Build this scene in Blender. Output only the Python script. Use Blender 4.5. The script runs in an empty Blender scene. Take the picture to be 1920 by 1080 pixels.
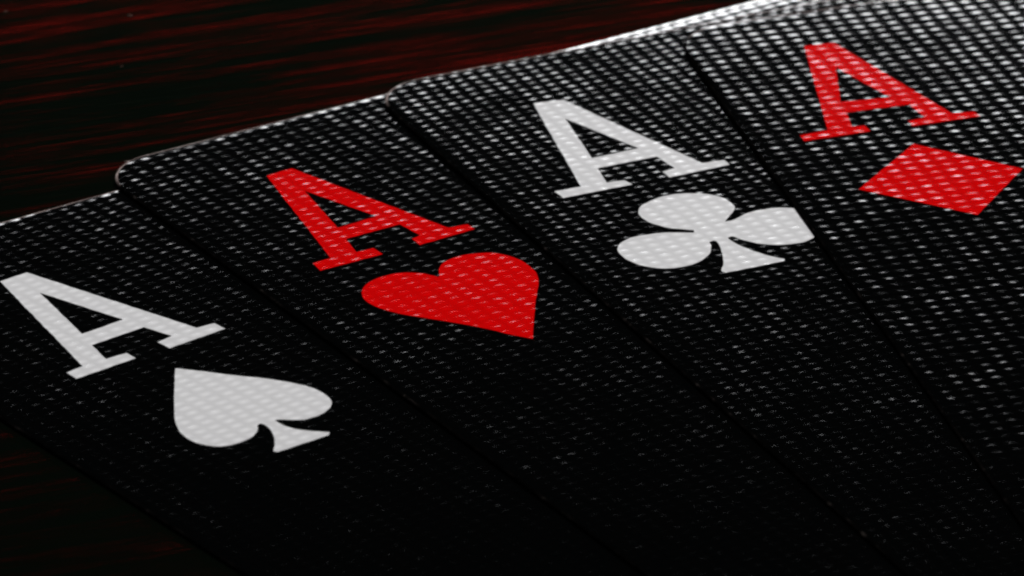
import bpy, bmesh, math, random
from mathutils import Vector, Matrix, noise as mnoise

MM = 0.001
scene = bpy.context.scene
col = scene.collection

# ------------------------------------------------------------------ camera
PITCH, ROLL = math.radians(26.1375), math.radians(1.14991)
CAM_Z = 165.81 + 0.22                     # mm above the table top
fw = Vector((0, math.cos(PITCH), -math.sin(PITCH)))
rt = Vector((1, 0, 0)); up = Vector((0, math.sin(PITCH), math.cos(PITCH)))
rt2 = rt * math.cos(ROLL) + up * math.sin(ROLL)
up2 = -rt * math.sin(ROLL) + up * math.cos(ROLL)
cam = bpy.data.cameras.new('camera')
cam_o = bpy.data.objects.new('camera', cam); col.objects.link(cam_o)
m = Matrix((rt2, up2, -fw)).transposed().to_4x4()
m.translation = Vector((0, 0, CAM_Z * MM))
cam_o.matrix_world = m
cam.sensor_width = 36.0
cam.lens = 13430.56 / 1920 * 36
cam.clip_start = 0.01; cam.clip_end = 20
cam.dof.use_dof = True
cam.dof.focus_distance = 0.376
cam.dof.aperture_fstop = 110
scene.camera = cam_o

# ------------------------------------------------------------------ world and light
world = bpy.data.worlds.new('World'); scene.world = world; world.use_nodes = True
bg = world.node_tree.nodes['Background']
bg.inputs[0].default_value = (0.55, 0.7, 1.0, 1); bg.inputs[1].default_value = 0.0015

def area_light(name, loc, target, sx, sy, power, color):
    l = bpy.data.lights.new(name, 'AREA'); l.shape = 'RECTANGLE'; l.size = sx; l.size_y = sy
    l.energy = power; l.color = color
    o = bpy.data.objects.new(name, l); col.objects.link(o)
    o.location = loc
    o.rotation_euler = (Vector(target) - Vector(loc)).to_track_quat('-Z', 'Y').to_euler()
    return o
area_light('window_light', (0.0485, 0.62, 0.0515), (0.01, 0.36, 0.0), 0.227, 0.053, 0.44, (0.97, 0.98, 1.0))
area_light('fill_light', (0.11, 0.58, 0.54), (0.0, 0.34, 0), 0.2, 0.2, 3.8, (1.0, 0.985, 0.97))  # added unseen fill lamp, gives the ink its diffuse light

vs = scene.view_settings
vs.view_transform = 'Standard'; vs.look = 'None'; vs.exposure = 0; vs.gamma = 1
vs.use_curve_mapping = False
scene.cycles.filter_width = 2.3
scene.cycles.use_denoising = True

# ------------------------------------------------------------------ material helpers
class NT:
    def __init__(self, name):
        self.mat = bpy.data.materials.new(name); self.mat.use_nodes = True
        self.t = self.mat.node_tree; self.n = self.t.nodes; self.l = self.t.links
        self.b = self.n['Principled BSDF']
    def node(self, typ, **kw):
        nd = self.n.new(typ)
        for k, v in kw.items(): setattr(nd, k, v)
        return nd
    def put(self, sock, v):
        if isinstance(v, bpy.types.NodeSocket): self.l.new(v, sock)
        else: sock.default_value = v
    def math(self, op, a, b=None, c=None, clamp=False):
        nd = self.node('ShaderNodeMath', operation=op); nd.use_clamp = clamp
        self.put(nd.inputs[0], a)
        if b is not None: self.put(nd.inputs[1], b)
        if c is not None: self.put(nd.inputs[2], c)
        return nd.outputs[0]
    def noise(self, vec, scale, detail=2, rough=.5):
        nd = self.node('ShaderNodeTexNoise'); self.put(nd.inputs['Vector'], vec)
        nd.inputs['Scale'].default_value = scale; nd.inputs['Detail'].default_value = detail
        nd.inputs['Roughness'].default_value = rough
        return nd.outputs['Fac']
    def mapping(self, vec, scale=(1,1,1), rot=(0,0,0), loc=(0,0,0)):
        nd = self.node('ShaderNodeMapping'); self.put(nd.inputs[0], vec)
        nd.inputs['Location'].default_value = loc
        nd.inputs['Rotation'].default_value = rot; nd.inputs['Scale'].default_value = scale
        return nd.outputs[0]
    def ramp(self, fac, stops):
        nd = self.node('ShaderNodeValToRGB'); self.put(nd.inputs[0], fac)
        e = nd.color_ramp.elements
        e[0].position, e[0].color = stops[0][0], (*stops[0][1], 1)
        e[1].position, e[1].color = stops[-1][0], (*stops[-1][1], 1)
        for p, c in stops[1:-1]:
            x = e.new(p); x.color = (*c, 1)
        return nd.outputs[0]

AMP = 0.0258          # height of one pillow of the embossing, as a share of its length
PITCH_MM = {1: (.94, .62), 2: (.95, .66), 3: (.88, .66), 4: (1.02, .77)}   # size of one pillow on each card
def emboss(nt, seed):
    """fine pillow embossing of the plastic card stock, about 0.95 x 0.65 mm"""
    tc = nt.node('ShaderNodeTexCoord').outputs['Object']
    mmv = nt.mapping(tc, scale=(1000, 1000, 1000), loc=(seed * 0.13, seed * 0.07, seed * 7.3))
    wx = nt.math('MULTIPLY', nt.math('SUBTRACT', nt.noise(mmv, 0.45, 2), .5), .34)
    wy = nt.math('MULTIPLY', nt.math('SUBTRACT', nt.noise(nt.mapping(mmv, loc=(31, 7, 3)), 0.5, 2), .5), .30)
    sp = nt.node('ShaderNodeSeparateXYZ'); nt.l.new(mmv, sp.inputs[0])
    u = nt.math('ADD', nt.math('DIVIDE', sp.outputs[0], PITCH_MM[seed][0]), wx)
    v = nt.math('ADD', nt.math('DIVIDE', sp.outputs[1], PITCH_MM[seed][1]), wy)
    fu, fv = nt.math('FLOOR', u), nt.math('FLOOR', v)
    cell = nt.node('ShaderNodeCombineXYZ'); nt.l.new(fu, cell.inputs[0]); nt.l.new(fv, cell.inputs[1])
    cell.inputs[2].default_value = seed + .5
    wn = nt.node('ShaderNodeTexWhiteNoise', noise_dimensions='3D'); nt.l.new(cell.outputs[0], wn.inputs[0])
    rs = nt.node('ShaderNodeSeparateColor'); nt.l.new(wn.outputs['Color'], rs.inputs[0])
    cu = nt.math('SUBTRACT', nt.math('SUBTRACT', u, fu), .5)
    cv = nt.math('SUBTRACT', nt.math('SUBTRACT', v, fv), .5)
    cx = nt.math('COSINE', nt.math('MULTIPLY', cu, math.pi))
    ex = nt.math('POWER', nt.math('ABSOLUTE', cx), 1.4)
    cs = nt.math('COSINE', nt.math('MULTIPLY', cv, math.pi))
    ey = nt.math('MULTIPLY', cs, cs)
    big = nt.noise(nt.mapping(mmv, loc=(5, 50, 9)), 0.16, 2)
    a = nt.math('ADD', nt.math('MULTIPLY', rs.outputs[0], .45), .72)
    a = nt.math('MULTIPLY', a, nt.math('ADD', nt.math('MULTIPLY', big, .5), .72))
    h = nt.math('MULTIPLY', nt.math('MULTIPLY', ex, ey), nt.math('MULTIPLY', a, AMP * PITCH_MM[seed][1]))
    h = nt.math('ADD', h, nt.math('MULTIPLY', nt.noise(nt.mapping(mmv, loc=(3, 9, 77)), 0.22, 1), .020))
    h = nt.math('ADD', h, nt.math('MULTIPLY', nt.noise(mmv, 3.2, 1), .0005))
    bp = nt.node('ShaderNodeBump'); bp.inputs['Strength'].default_value = 1.0
    bp.inputs['Distance'].default_value = 1.0
    nt.l.new(nt.math('MULTIPLY', h, .001), bp.inputs['Height'])
    return mmv, bp.outputs[0], nt.math('MULTIPLY', ex, ey)

def coat(nt, color, normal, rough, ior, strength, haze=.09):
    """diffuse ground under a smooth clear coat (Beckmann lobe: no long haze)"""
    d = nt.node('ShaderNodeBsdfDiffuse'); nt.put(d.inputs['Color'], color); nt.l.new(normal, d.inputs['Normal'])
    g = nt.node('ShaderNodeBsdfGlossy', distribution='BECKMANN'); nt.put(g.inputs['Roughness'], rough)
    g.inputs['Color'].default_value = (strength, strength, strength, 1); nt.l.new(normal, g.inputs['Normal'])
    h = nt.node('ShaderNodeBsdfGlossy', distribution='BECKMANN'); h.inputs['Roughness'].default_value = .22   # faint haze of handled plastic
    h.inputs['Color'].default_value = (.95, .97, 1, 1); nt.l.new(normal, h.inputs['Normal'])
    gm = nt.node('ShaderNodeMixShader'); gm.inputs[0].default_value = haze
    nt.l.new(g.outputs[0], gm.inputs[1]); nt.l.new(h.outputs[0], gm.inputs[2]); g = gm
    fr = nt.node('ShaderNodeFresnel'); fr.inputs['IOR'].default_value = ior
    mx = nt.node('ShaderNodeMixShader'); nt.l.new(fr.outputs[0], mx.inputs[0])
    nt.l.new(d.outputs[0], mx.inputs[1]); nt.l.new(g.outputs[0], mx.inputs[2])
    nt.n.remove(nt.b)
    nt.l.new(mx.outputs[0], nt.n['Material Output'].inputs['Surface'])
def face_material(seed):
    nt = NT('black_plastic_%d' % seed)
    mmv, nrm, _ = emboss(nt, seed)
    r = nt.math('ADD', nt.math('MULTIPLY', nt.noise(mmv, .35, 3), .07), .125)
    coat(nt, (.0008, .0009, .0009, 1), nrm, r, 1.5, 1.0)
    return nt.mat
def ink_material(name, seed, base, spec):
    nt = NT('%s_%d' % (name, seed))
    mmv, nrm, pil = emboss(nt, seed)
    # relief glints put into the ink colour: pillows lighter than grooves, plus fine mottling
    n = nt.math('ADD', nt.math('MULTIPLY', nt.noise(mmv, 1.6, 3, .6), .5), nt.math('MULTIPLY', pil, .5))
    c = nt.ramp(n, [(.2, tuple(x * .84 for x in base)), (.8, tuple(x * 1.05 for x in base))])
    coat(nt, c, nrm, .17, 1.5, spec, .16)
    return nt.mat
def edge_material():
    nt = NT('card_core')
    tc = nt.node('ShaderNodeTexCoord').outputs['Object']
    n = nt.noise(nt.mapping(tc, scale=(1000, 1000, 1000)), 1.1, 4, .65)
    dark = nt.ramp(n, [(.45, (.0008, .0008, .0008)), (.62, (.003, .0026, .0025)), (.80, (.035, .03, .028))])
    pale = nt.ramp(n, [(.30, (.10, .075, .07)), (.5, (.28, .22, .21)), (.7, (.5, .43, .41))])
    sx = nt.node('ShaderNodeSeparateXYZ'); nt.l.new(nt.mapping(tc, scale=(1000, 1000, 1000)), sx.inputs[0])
    mr = nt.node('ShaderNodeMapRange'); nt.l.new(sx.outputs[1], mr.inputs[0])      # back light painted in: far short end pale, long edges dark
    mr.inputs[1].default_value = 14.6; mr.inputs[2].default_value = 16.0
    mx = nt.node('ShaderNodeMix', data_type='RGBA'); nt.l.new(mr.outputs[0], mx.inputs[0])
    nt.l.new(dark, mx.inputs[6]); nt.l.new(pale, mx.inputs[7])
    nt.l.new(mx.outputs[2], nt.b.inputs['Base Color'])
    nt.b.inputs['Roughness'].default_value = .4; nt.b.inputs['Specular IOR Level'].default_value = .0
    return nt.mat
def wood_material():
    nt = NT('mahogany')
    tc = nt.node('ShaderNodeTexCoord').outputs['Object']
    rot = nt.mapping(tc, scale=(1000, 1000, 1000), rot=(0, 0, math.radians(-23)))
    warp = nt.node('ShaderNodeVectorMath', operation='ADD')
    wn = nt.node('ShaderNodeTexNoise'); nt.l.new(nt.mapping(rot, scale=(.03, .12, 1)), wn.inputs[0]); wn.inputs['Scale'].default_value = 1
    sc = nt.node('ShaderNodeVectorMath', operation='SCALE'); nt.l.new(wn.outputs['Color'], sc.inputs[0]); sc.inputs[3].default_value = 0.9
    nt.l.new(rot, warp.inputs[0]); nt.l.new(sc.outputs[0], warp.inputs[1])
    w = warp.outputs[0]
    streak = nt.noise(nt.mapping(w, scale=(.035, .78, 1)), 1.0, 4, .62)
    pores = nt.noise(nt.mapping(w, scale=(.2, 3.6, 1), loc=(9, 4, 2)), 1.0, 3, .6)
    big = nt.noise(nt.mapping(rot, scale=(.02, .05, 1), loc=(2, 8, 5)), 1.0, 2, .5)
    f = nt.math('ADD', nt.math('MULTIPLY', streak, .66), nt.math('MULTIPLY', pores, .44))
    f = nt.math('ADD', f, nt.math('MULTIPLY', nt.math('SUBTRACT', big, .5), .35))
    c = nt.ramp(f, [(.48, (.0011, .0021, .0012)), (.58, (.0013, .0018, .0011)), (.70, (.0020, .0015, .0010)), (.84, (.006, .0018, .0013))])
    nt.put(nt.b.inputs['Base Color'], c)
    nt.b.inputs['Roughness'].default_value = .6
    nt.b.inputs['Specular IOR Level'].default_value = 0.0
    bp = nt.node('ShaderNodeBump'); bp.inputs['Distance'].default_value = .00003; bp.inputs['Strength'].default_value = .6
    nt.l.new(pores, bp.inputs['Height']); nt.l.new(bp.outputs[0], nt.b.inputs['Normal'])
    # red shimmer of the lacquered fibres
    g = nt.node('ShaderNodeBsdfGlossy', distribution='BECKMANN'); g.inputs['Roughness'].default_value = .26
    nt.put(g.inputs['Color'], nt.ramp(f, [(.48, (.0006, .0008, .0006)), (.58, (.010, .0004, .0003)), (.80, (.095, .0025, .0018))]))
    nt.l.new(bp.outputs[0], g.inputs['Normal'])
    ad = nt.node('ShaderNodeAddShader'); nt.l.new(nt.b.outputs[0], ad.inputs[0]); nt.l.new(g.outputs[0], ad.inputs[1])
    nt.l.new(ad.outputs[0], nt.n['Material Output'].inputs['Surface'])
    return nt.mat

def mesh_obj(name, verts, faces, mat, parent=None, smooth=True):
    me = bpy.data.meshes.new(name)
    me.from_pydata([tuple(c * MM for c in v) for v in verts], [], faces)
    me.materials.append(mat)
    if smooth: me.polygons.foreach_set('use_smooth', [True] * len(me.polygons))
    me.update()
    o = bpy.data.objects.new(name, me); col.objects.link(o)
    if parent: o.parent = parent
    return o

# ------------------------------------------------------------------ table top
WOOD = wood_material()
def build_table():
    n = 24; vs_, fs = [], []
    x0, x1, y0, y1 = -450, 450, 60, 900
    for j in range(n + 1):
        for i in range(n + 1):
            vs_.append((x0 + (x1 - x0) * i / n, y0 + (y1 - y0) * j / n, 0))
    for j in range(n):
        for i in range(n):
            a = j * (n + 1) + i; fs.append((a, a + 1, a + n + 2, a + n + 1))
    k = len(vs_)            # thickness of the board
    ring = [(x0, y0), (x1, y0), (x1, y1), (x0, y1)]
    corner = [0, n, (n + 1) * (n + 1) - 1, n * (n + 1)]
    for x, y in ring: vs_.append((x, y, -22))
    o = mesh_obj('table_top', vs_, fs + [(k + 3, k + 2, k + 1, k)], WOOD, smooth=False)
    bm = bmesh.new(); bm.from_mesh(o.data); bm.verts.ensure_lookup_table()
    per = [[i for i in range(n + 1)], [j * (n + 1) + n for j in range(n + 1)],
           [n * (n + 1) + n - i for i in range(n + 1)], [(n - j) * (n + 1) for j in range(n + 1)]]
    for q in range(4):
        bm.faces.new([bm.verts[i] for i in reversed(per[q])] + [bm.verts[k + q], bm.verts[k + (q + 1) % 4]])
    bm.to_mesh(o.data); bm.free()
    o['kind'] = 'structure'
    o['label'] = 'dark mahogany wooden table top with red grain'
    return o
build_table()

# ------------------------------------------------------------------ the four cards
THICK, GAP = 0.20, 0.02
CARDS = {   # position of the index (mm), turn (deg)
    's': (-18.532, 329.295, 41.004), 'h': (-6.023, 341.688, 34.594),
    'c': (7.247, 350.367, 27.288), 'd': (20.818, 357.393, 19.134)}
ORDER = 'shcd'
# outline of each card in its own frame: left edge x at y=15 and y=-30, top edge y at x=-9 and x=15
SHAPE = {'s': (-9.8, -11.2, 18.5, 16.4), 'h': (-8.45, -9.45, 17.4, 17.1),
         'c': (-8.6, -9.15, 17.35, 17.4), 'd': (-7.4, -10.0, 15.9, 16.9)}
W, H, RAD = 63.0, 88.0, 3.2
ROLL_DROP, ROLL_W = 0.014, 0.35      # the die-cut rim rolls down slightly

def to_world(c, x, y):
    px, py, t = CARDS[c]; t = math.radians(t)
    return px + x * math.cos(t) - y * math.sin(t), py + x * math.sin(t) + y * math.cos(t)
def to_local(c, X, Y):
    px, py, t = CARDS[c]; t = math.radians(t); X -= px; Y -= py
    return X * math.cos(t) + Y * math.sin(t), -X * math.sin(t) + Y * math.cos(t)
def sstep(a, b, x):
    t = max(0, min(1, (x - a) / (b - a))); return t * t * (3 - 2 * t)
def lift(c, x, y):
    """free far edge of the heart card sags a little towards the table"""
    if c != 'h': return 0.0
    v = y - 14.0
    return -0.013 * v * v * sstep(12, 24, x) if v > 0 else 0.0
def zface(c, x, y):
    return (ORDER.index(c) + 1) * (THICK + GAP) + lift(c, x, y)

def outline(c):
    l0, l1, t0, t1 = SHAPE[c]
    lx = lambda y: l0 + (l1 - l0) * (15 - y) / 45
    ty = lambda x: t0 + (t1 - t0) * (x + 9) / 24 if x < 15 else t1 + (t1 - t0) * (.9 if c == 's' else .5) * (x - 15) / 24
    TL = (lx(t0), ty(lx(t0))); TR = (TL[0] + W, ty(TL[0] + W)); BL = (lx(TL[1] - H), TL[1] - H); BR = (BL[0] + W, TR[1] - H)
    quad = [TL, BL, BR, TR]
    pts = []
    for i in range(4):
        p0, p1, p2 = (Vector(quad[(i - 1) % 4]), Vector(quad[i]), Vector(quad[(i + 1) % 4]))
        d0 = (p0 - p1).normalized(); d1 = (p2 - p1).normalized()
        a, b = p1 + d0 * RAD, p1 + d1 * RAD
        for k in range(13):                      # rounded corner
            s = k / 12; ang = s * math.pi / 2
            q = p1 + d0 * RAD * (1 - math.sin(ang)) + d1 * RAD * (1 - math.cos(ang))
            pts.append((q.x, q.y))
        e = p2 - d1 * RAD; n = int((e - b).length / 1.4)
        for k in range(1, n):
            q = b.lerp(e, k / n)
            if i == 3: q.y = ty(q.x) if abs(ty(q.x) - q.y) < 2 else q.y
            pts.append((q.x, q.y))
    return pts, ((TL[0] + BR[0]) / 2, (TL[1] + BR[1]) / 2)

def normals2d(pts):
    out = []; n = len(pts)
    for i in range(n):
        a, b = pts[i - 1], pts[(i + 1) % n]
        t = Vector((b[0] - a[0], b[1] - a[1])).normalized()
        out.append((t.y, -t.x))                  # outward for counter-clockwise
    return out

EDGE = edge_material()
def ring_mesh(c, pts, rings):
    """rings: list of (inset, dz); returns verts, faces of the skirt through them"""
    nrm = normals2d(pts); n = len(pts); V, F = [], []
    for ins, dz in rings:
        for (x, y), (nx, ny) in zip(pts, nrm):
            px, py = x - nx * ins, y - ny * ins
            V.append((px, py, zface(c, px, py) - ROLL_DROP + dz))
    for r in range(len(rings) - 1):
        for i in range(n):
            j = (i + 1) % n
            F.append((r * n + i, (r + 1) * n + i, (r + 1) * n + j, r * n + j))
    return V, F

def catmull(pts, corners, sub=6):
    n = len(pts); out = []
    cs = set(corners)
    for i in range(n):
        p1, p2 = Vector(pts[i]), Vector(pts[(i + 1) % n])
        p0 = Vector(pts[i - 1]) if i not in cs else p1 - (p2 - p1)
        p3 = Vector(pts[(i + 2) % n]) if (i + 1) % n not in cs else p2 + (p2 - p1)
        if i in cs and (i + 1) % n in cs: out.append(tuple(p1)); continue
        for k in range(sub):
            t = k / sub
            q = .5 * ((2 * p1) + (p2 - p0) * t + (2 * p0 - 5 * p1 + 4 * p2 - p3) * t * t + (3 * p1 - p0 - 3 * p2 + p3) * t ** 3)
            out.append((q.x, q.y))
    return out

def ink_obj(name, c, loops, mat, parent):
    bm = bmesh.new(); edges = []
    for lp in loops:
        dense = []
        for i in range(len(lp)):
            a, b = Vector(lp[i]), Vector(lp[(i + 1) % len(lp)])
            k = max(1, int((b - a).length / .22))
            for j in range(k):                   # printed edge wanders a little over the relief
                q = a.lerp(b, j / k); e = Vector((q.x, q.y, 0)) * 2.1
                dense.append((q.x + .035 * mnoise.noise(e), q.y + .035 * mnoise.noise(e + Vector((9, 4, 2)))))
        vsx = [bm.verts.new((x * MM, y * MM, (zface(c, x, y) + .012) * MM)) for x, y in dense]
        edges += [bm.edges.new((vsx[i], vsx[(i + 1) % len(vsx)])) for i in range(len(vsx))]
    bmesh.ops.triangle_fill(bm, edges=edges, use_beauty=True, use_dissolve=False)
    bmesh.ops.recalc_face_normals(bm, faces=bm.faces)
    for f in bm.faces:
        if f.normal.z < 0: f.normal_flip()
    me = bpy.data.meshes.new(name); bm.to_mesh(me); bm.free()
    me.materials.append(mat)
    o = bpy.data.objects.new(name, me); col.objects.link(o); o.parent = parent
    return o

A_PTS = {  # aL aR ct cr cl xl xr Lot Lob Lib Lit Rit Rib Rob Rot
 's': [(-0.95, 11.61), (0.79, 11.61), (-0.13, 9.25), (1.35, 4.04), (-1.34, 4.03), (-1.72, 2.72), (1.65, 2.69), (-4.64, 1.01), (-4.68, 0.15), (-0.88, 0.13), (-0.88, 0.88), (1.15, 0.86), (1.19, -0.06), (4.84, -0.08), (4.8, 0.77)],
 'h': [(-1.02, 11.52), (0.65, 11.63), (-0.28, 8.88), (1.27, 4.14), (-1.26, 4.03), (-1.63, 2.67), (1.78, 2.66), (-4.72, 1.1), (-4.87, 0.15), (-1.0, 0.08), (-1.0, 0.96), (1.35, 0.81), (1.29, -0.03), (4.85, 0.04), (4.86, 0.75)],
 'c': [(-1.07, 11.63), (0.67, 11.34), (-0.37, 9.11), (1.52, 4.0), (-1.39, 3.93), (-1.69, 2.67), (1.93, 2.66), (-5.16, 1.01), (-5.1, 0.1), (-0.94, 0.06), (-1.09, 0.7), (1.31, 0.81), (1.31, 0.0), (5.04, 0.08), (5.07, 0.73)],
 'd': [(-0.85, 11.72), (0.93, 11.7), (-0.17, 8.54), (1.29, 3.88), (-1.58, 4.08), (-1.76, 2.69), (1.94, 2.72), (-5.29, 0.64), (-5.35, -0.15), (-1.38, 0.03), (-1.41, 0.83), (1.1, 0.7), (1.09, 0.01), (5.15, 0.17), (5.07, 0.83)]}
FOOT = {'s': [(-3.56, 1.10), (-2.13, 1.0), (2.15, .98), (3.74, .92)], 'h': [(-3.58, 1.16), (-2.04, 1.02), (1.95, .95), (3.75, .92)],
        'c': [(-3.6, .98), (-2.1, .85), (2.1, .92), (3.78, .88)], 'd': [(-3.6, .82), (-2.15, .85), (2.15, .85), (3.8, .92)]}
PIP = {
 's': ([(-0.01, -2.06), (0.87, -3.13), (1.82, -4.49), (2.85, -5.76), (3.59, -6.95), (4.05, -7.9), (4.18, -8.83), (4.05, -9.62), (3.77, -10.13), (3.18, -10.55), (2.45, -10.71), (1.62, -10.64), (1.07, -10.32), (0.63, -9.87), (0.38, -9.72), (0.32, -10.26), (0.46, -10.91), (0.85, -11.59), (1.71, -12.53), (1.49, -12.72), (-1.75, -12.57), (-1.83, -12.36), (-1.22, -11.73), (-0.7, -10.98), (-0.45, -10.38), (-0.36, -9.84), (-0.46, -9.59), (-0.73, -9.67), (-0.93, -9.99), (-1.57, -10.43), (-2.29, -10.58), (-3.04, -10.52), (-3.68, -10.23), (-4.13, -9.63), (-4.33, -8.89), (-4.25, -8.01), (-3.89, -7.13), (-3.47, -6.44), (-2.49, -5.16), (-1.26, -3.61)], [0, 14, 18, 19, 20, 21, 27]),
 'h': ([(0.13, -3.69), (0.44, -3.14), (0.94, -2.62), (1.65, -2.32), (2.48, -2.28), (3.28, -2.48), (3.99, -2.83), (4.49, -3.49), (4.78, -4.35), (4.79, -5.33), (4.58, -6.24), (4.13, -7.08), (3.43, -7.97), (2.72, -8.86), (1.83, -10.06), (0.95, -11.25), (0.11, -12.43), (-0.41, -11.71), (-1.04, -10.59), (-1.84, -9.34), (-2.71, -8.17), (-3.54, -7.14), (-4.19, -6.23), (-4.63, -5.29), (-4.8, -4.45), (-4.72, -3.77), (-4.41, -3.15), (-3.81, -2.57), (-3.03, -2.24), (-2.19, -2.17), (-1.32, -2.36), (-0.66, -2.78), (-0.27, -3.29), (-0.02, -3.80)], [0, 16, 33]),
 'c': ([(-0.6, -6.35), (-1.1, -6.03), (-1.64, -5.59), (-2.06, -5.05), (-2.35, -4.39), (-2.39, -3.66), (-2.23, -3.1), (-1.79, -2.58), (-1.05, -2.2), (-0.15, -1.97), (0.74, -2.03), (1.63, -2.37), (2.3, -2.85), (2.72, -3.53), (2.81, -4.21), (2.76, -4.75), (2.41, -5.22), (1.93, -5.64), (1.42, -6.12), (1.78, -6.18), (2.41, -5.94), (3.12, -5.68), (3.98, -5.66), (4.77, -5.79), (5.59, -6.24), (6.08, -6.91), (6.12, -7.88), (5.85, -8.87), (5.14, -9.64), (4.19, -10.07), (3.49, -10.07), (2.57, -9.8), (1.8, -9.29), (1.37, -8.78), (1.09, -8.26), (0.9, -7.89), (0.61, -7.96), (0.59, -8.26), (0.71, -8.95), (1.03, -9.8), (1.43, -10.6), (2.13, -11.51), (1.97, -11.7), (-1.52, -11.65), (-1.64, -11.36), (-1.06, -10.55), (-0.58, -9.52), (-0.29, -8.72), (-0.16, -8.16), (-0.26, -7.95), (-0.53, -7.99), (-0.71, -8.53), (-1.2, -9.24), (-1.99, -9.81), (-2.82, -10.05), (-3.77, -10.0), (-4.55, -9.64), (-5.17, -8.97), (-5.5, -8.12), (-5.5, -7.19), (-5.32, -6.65), (-4.88, -6.15), (-4.08, -5.81), (-3.16, -5.81), (-2.19, -5.97), (-1.52, -6.28), (-0.72, -6.64)], [0, 18, 36, 41, 42, 43, 44, 50, 66]),
 'd': ([(0.28, -2.18), (-4.7, -6.74), (0.27, -11.55), (4.81, -6.83)], [0, 1, 2, 3])}

INFO = {
 's': ('white', 'black embossed playing card, ace with a white spade, bottom of the fan'),
 'h': ('red', 'black embossed playing card, ace with a red heart, lying over the white spade card'),
 'c': ('white', 'black embossed playing card, ace with a white club, between the heart and diamond cards'),
 'd': ('red', 'black embossed playing card, ace with a red diamond, top of the fan')}
PIPNAME = {'s': 'spade_pip', 'h': 'heart_pip', 'c': 'club_pip', 'd': 'diamond_pip'}

def build_card(c, seed):
    ink, label = INFO[c]
    px, py, t = CARDS[c]
    root = bpy.data.objects.new('playing_card', None); col.objects.link(root)
    root.empty_display_size = .01
    root.location = (px * MM, py * MM, 0); root.rotation_euler = (0, 0, math.radians(t))
    root['label'] = label; root['category'] = 'playing card'; root['group'] = 'four aces fanned on the table'
    pts, (cx, cy) = outline(c)
    fm = face_material(seed)
    # printed face: concentric rings from the rim to the centre line
    INS = .14
    nrm = normals2d(pts); n = len(pts); V, F = [], []
    rings = [0, .12, .25, .4, .6, 1, 1.5, 2, 2.6, 3.2, 4, 5, 6.5, 8, 10, 13, 17, 22, 27, 30.2]
    hx, hy = W / 2 - INS, H / 2 - INS
    for r in rings:
        for (x, y), (nx, ny) in zip(pts, nrm):
            bx, by = x - nx * INS, y - ny * INS
            qx = cx + (bx - cx) * (1 - r / hx); qy = cy + (by - cy) * (1 - r / hy)
            V.append((qx, qy, zface(c, qx, qy) - ROLL_DROP * max(0, 1 - r / ROLL_W) ** 2))
    for r in range(len(rings) - 1):
        for i in range(n):
            j = (i + 1) % n
            F.append((r * n + i, r * n + j, (r + 1) * n + j, (r + 1) * n + i))
    k = (len(rings) - 1) * n
    F.append(tuple(k + i for i in range(n)))
    mesh_obj('card_face', V, F, fm, root)
    # cut edge, back light on its far end in the colour
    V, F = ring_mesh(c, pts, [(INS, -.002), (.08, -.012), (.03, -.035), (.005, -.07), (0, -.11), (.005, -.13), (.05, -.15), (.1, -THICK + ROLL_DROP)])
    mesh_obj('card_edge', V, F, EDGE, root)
    V, F = ring_mesh(c, pts, [(.1, -THICK + ROLL_DROP)])
    mesh_obj('card_back', V, [tuple(reversed(range(len(pts))))], fm, root, smooth=False)
    base, spec = ((.70, .70, .715), .8) if ink == 'white' else ((.62, .0012, .0016), .75)
    im = ink_material(ink + '_ink', seed, base, spec)
    P = A_PTS[c]; f = FOOT[c]
    outer = [P[7], P[8], P[9], P[10], f[1], P[5], P[6], f[2], P[11], P[12], P[13], P[14], f[3], P[1], P[0], f[0]]
    ink_obj('index_letter', c, [outer, [P[2], P[3], P[4]]], im, root)
    pp, cor = PIP[c]
    ink_obj(PIPNAME[c], c, [catmull(pp, cor)], im, root)
    return root
for i, c in enumerate(ORDER): build_card(c, i + 1)

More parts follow.
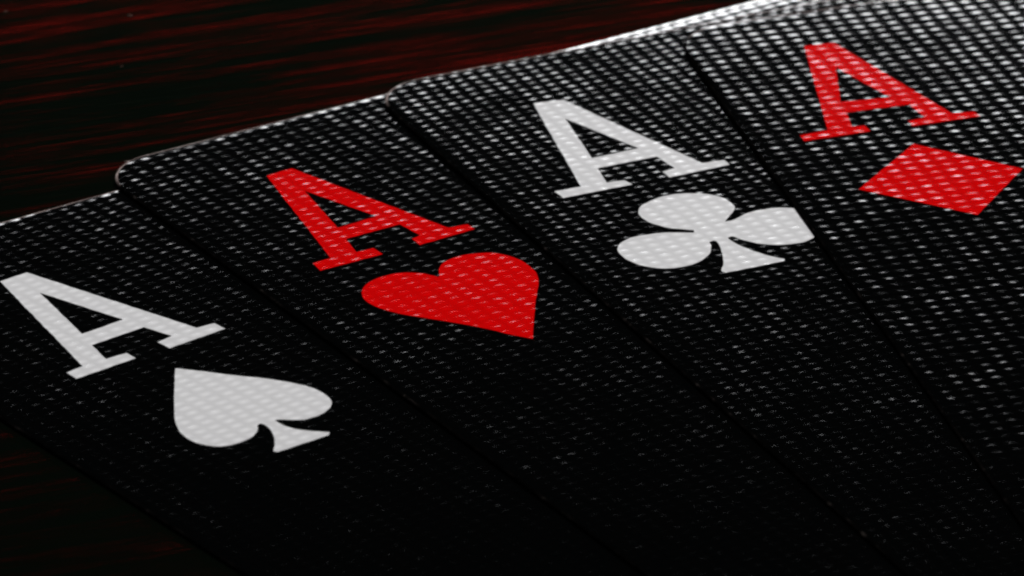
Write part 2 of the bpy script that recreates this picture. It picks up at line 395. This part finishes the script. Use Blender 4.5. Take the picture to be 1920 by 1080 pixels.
# ------------------------------------------------------------------ lint and dust
def unproject(u, v, z):
    d = fw + rt2 * ((u - 960) / 13430.56) - up2 * ((v - 540) / 13430.56)
    k = (z - CAM_Z) / d.z
    return d.x * k, d.y * k
def plain(name, color, rough):
    nt = NT(name); tc = nt.node('ShaderNodeTexCoord').outputs['Object']
    n = nt.noise(tc, 9000, 2)
    nt.put(nt.b.inputs['Base Color'], nt.ramp(n, [(.3, tuple(c * .6 for c in color)), (.7, color)]))
    nt.b.inputs['Roughness'].default_value = rough; nt.b.inputs['Specular IOR Level'].default_value = .05
    return nt.mat
FIBRE = plain('lint', (.30, .24, .22), .6)
DUST = plain('dust', (.075, .03, .022), .7)
def fibre(path, radius, label):
    """path: (px, py, height mm) points; thin tapered thread"""
    P = [Vector((*unproject(u, v, z), z)) for u, v, z in path]
    fine = []
    for i in range(len(P) - 1):
        p0 = P[max(i - 1, 0)]; p3 = P[min(i + 2, len(P) - 1)]
        for k in range(6):
            t = k / 6
            fine.append(.5 * (2 * P[i] + (P[i + 1] - p0) * t + (2 * p0 - 5 * P[i] + 4 * P[i + 1] - p3) * t * t + (3 * P[i] - p0 - 3 * P[i + 1] + p3) * t ** 3))
    fine.append(P[-1]); org = Vector((fine[0].x, fine[0].y, fine[0].z))
    V, F = [], []; n = 6
    for i, p in enumerate(fine):
        t = (fine[min(i + 1, len(fine) - 1)] - fine[max(i - 1, 0)]).normalized()
        a = t.cross(Vector((0, 0, 1))).normalized(); b = a.cross(t)
        r = radius * (.35 + .65 * math.sin(math.pi * (i + .5) / len(fine)))
        for k in range(n):
            q = p - org + (a * math.cos(k * math.tau / n) + b * math.sin(k * math.tau / n)) * r
            V.append(tuple(q))
    for i in range(len(fine) - 1):
        for k in range(n):
            F.append((i * n + k, i * n + (k + 1) % n, (i + 1) * n + (k + 1) % n, (i + 1) * n + k))
    F += [tuple(range(n - 1, -1, -1)), tuple((len(fine) - 1) * n + k for k in range(n))]
    o = mesh_obj('lint_fibre', V, F, FIBRE)
    o.location = org * MM
    o['label'] = label; o['category'] = 'lint'; o['group'] = 'lint on the cards'
    return o
z1 = THICK + GAP
fibre([(233, 303, z1 + .05), (246, 303, z1 + .06), (258, 309, z1 + .03)], .035, 'tiny pale lint fibre on the rounded corner of the heart card')
fibre([(826, 308, z1 + .03), (842, 299, z1 + .06), (858, 306, z1 + .05), (872, 297, z1 + .03)], .022, 'curly grey lint fibre lying on the heart card above its letter')
random.seed(4)
def speck(u, v, size, label):
    X, Y = unproject(u, v, 0)
    bm = bmesh.new(); bmesh.ops.create_icosphere(bm, subdivisions=2, radius=1)
    for q in bm.verts:
        w = 1 + .45 * mnoise.noise(q.co * 1.7 + Vector((u, v, 0)))
        q.co = Vector((q.co.x * size * w * 1.7, q.co.y * size * w, q.co.z * size * .4 * w + size * .3)) * MM
    me = bpy.data.meshes.new('dust_speck'); bm.to_mesh(me); bm.free(); me.materials.append(DUST)
    o = bpy.data.objects.new('dust_speck', me); col.objects.link(o)
    o.location = (X * MM, Y * MM, 0); o.rotation_euler.z = math.radians(23)
    o['label'] = label; o['category'] = 'dust'; o['group'] = 'dust on the bare table'
speck(244, 30, .085, 'reddish dust speck on the table near the top edge of the photo')
speck(10, 22, .07, 'dust speck on the table in the far top left corner')
speck(228, 125, .05, 'small dust speck on the table above the heart card corner')
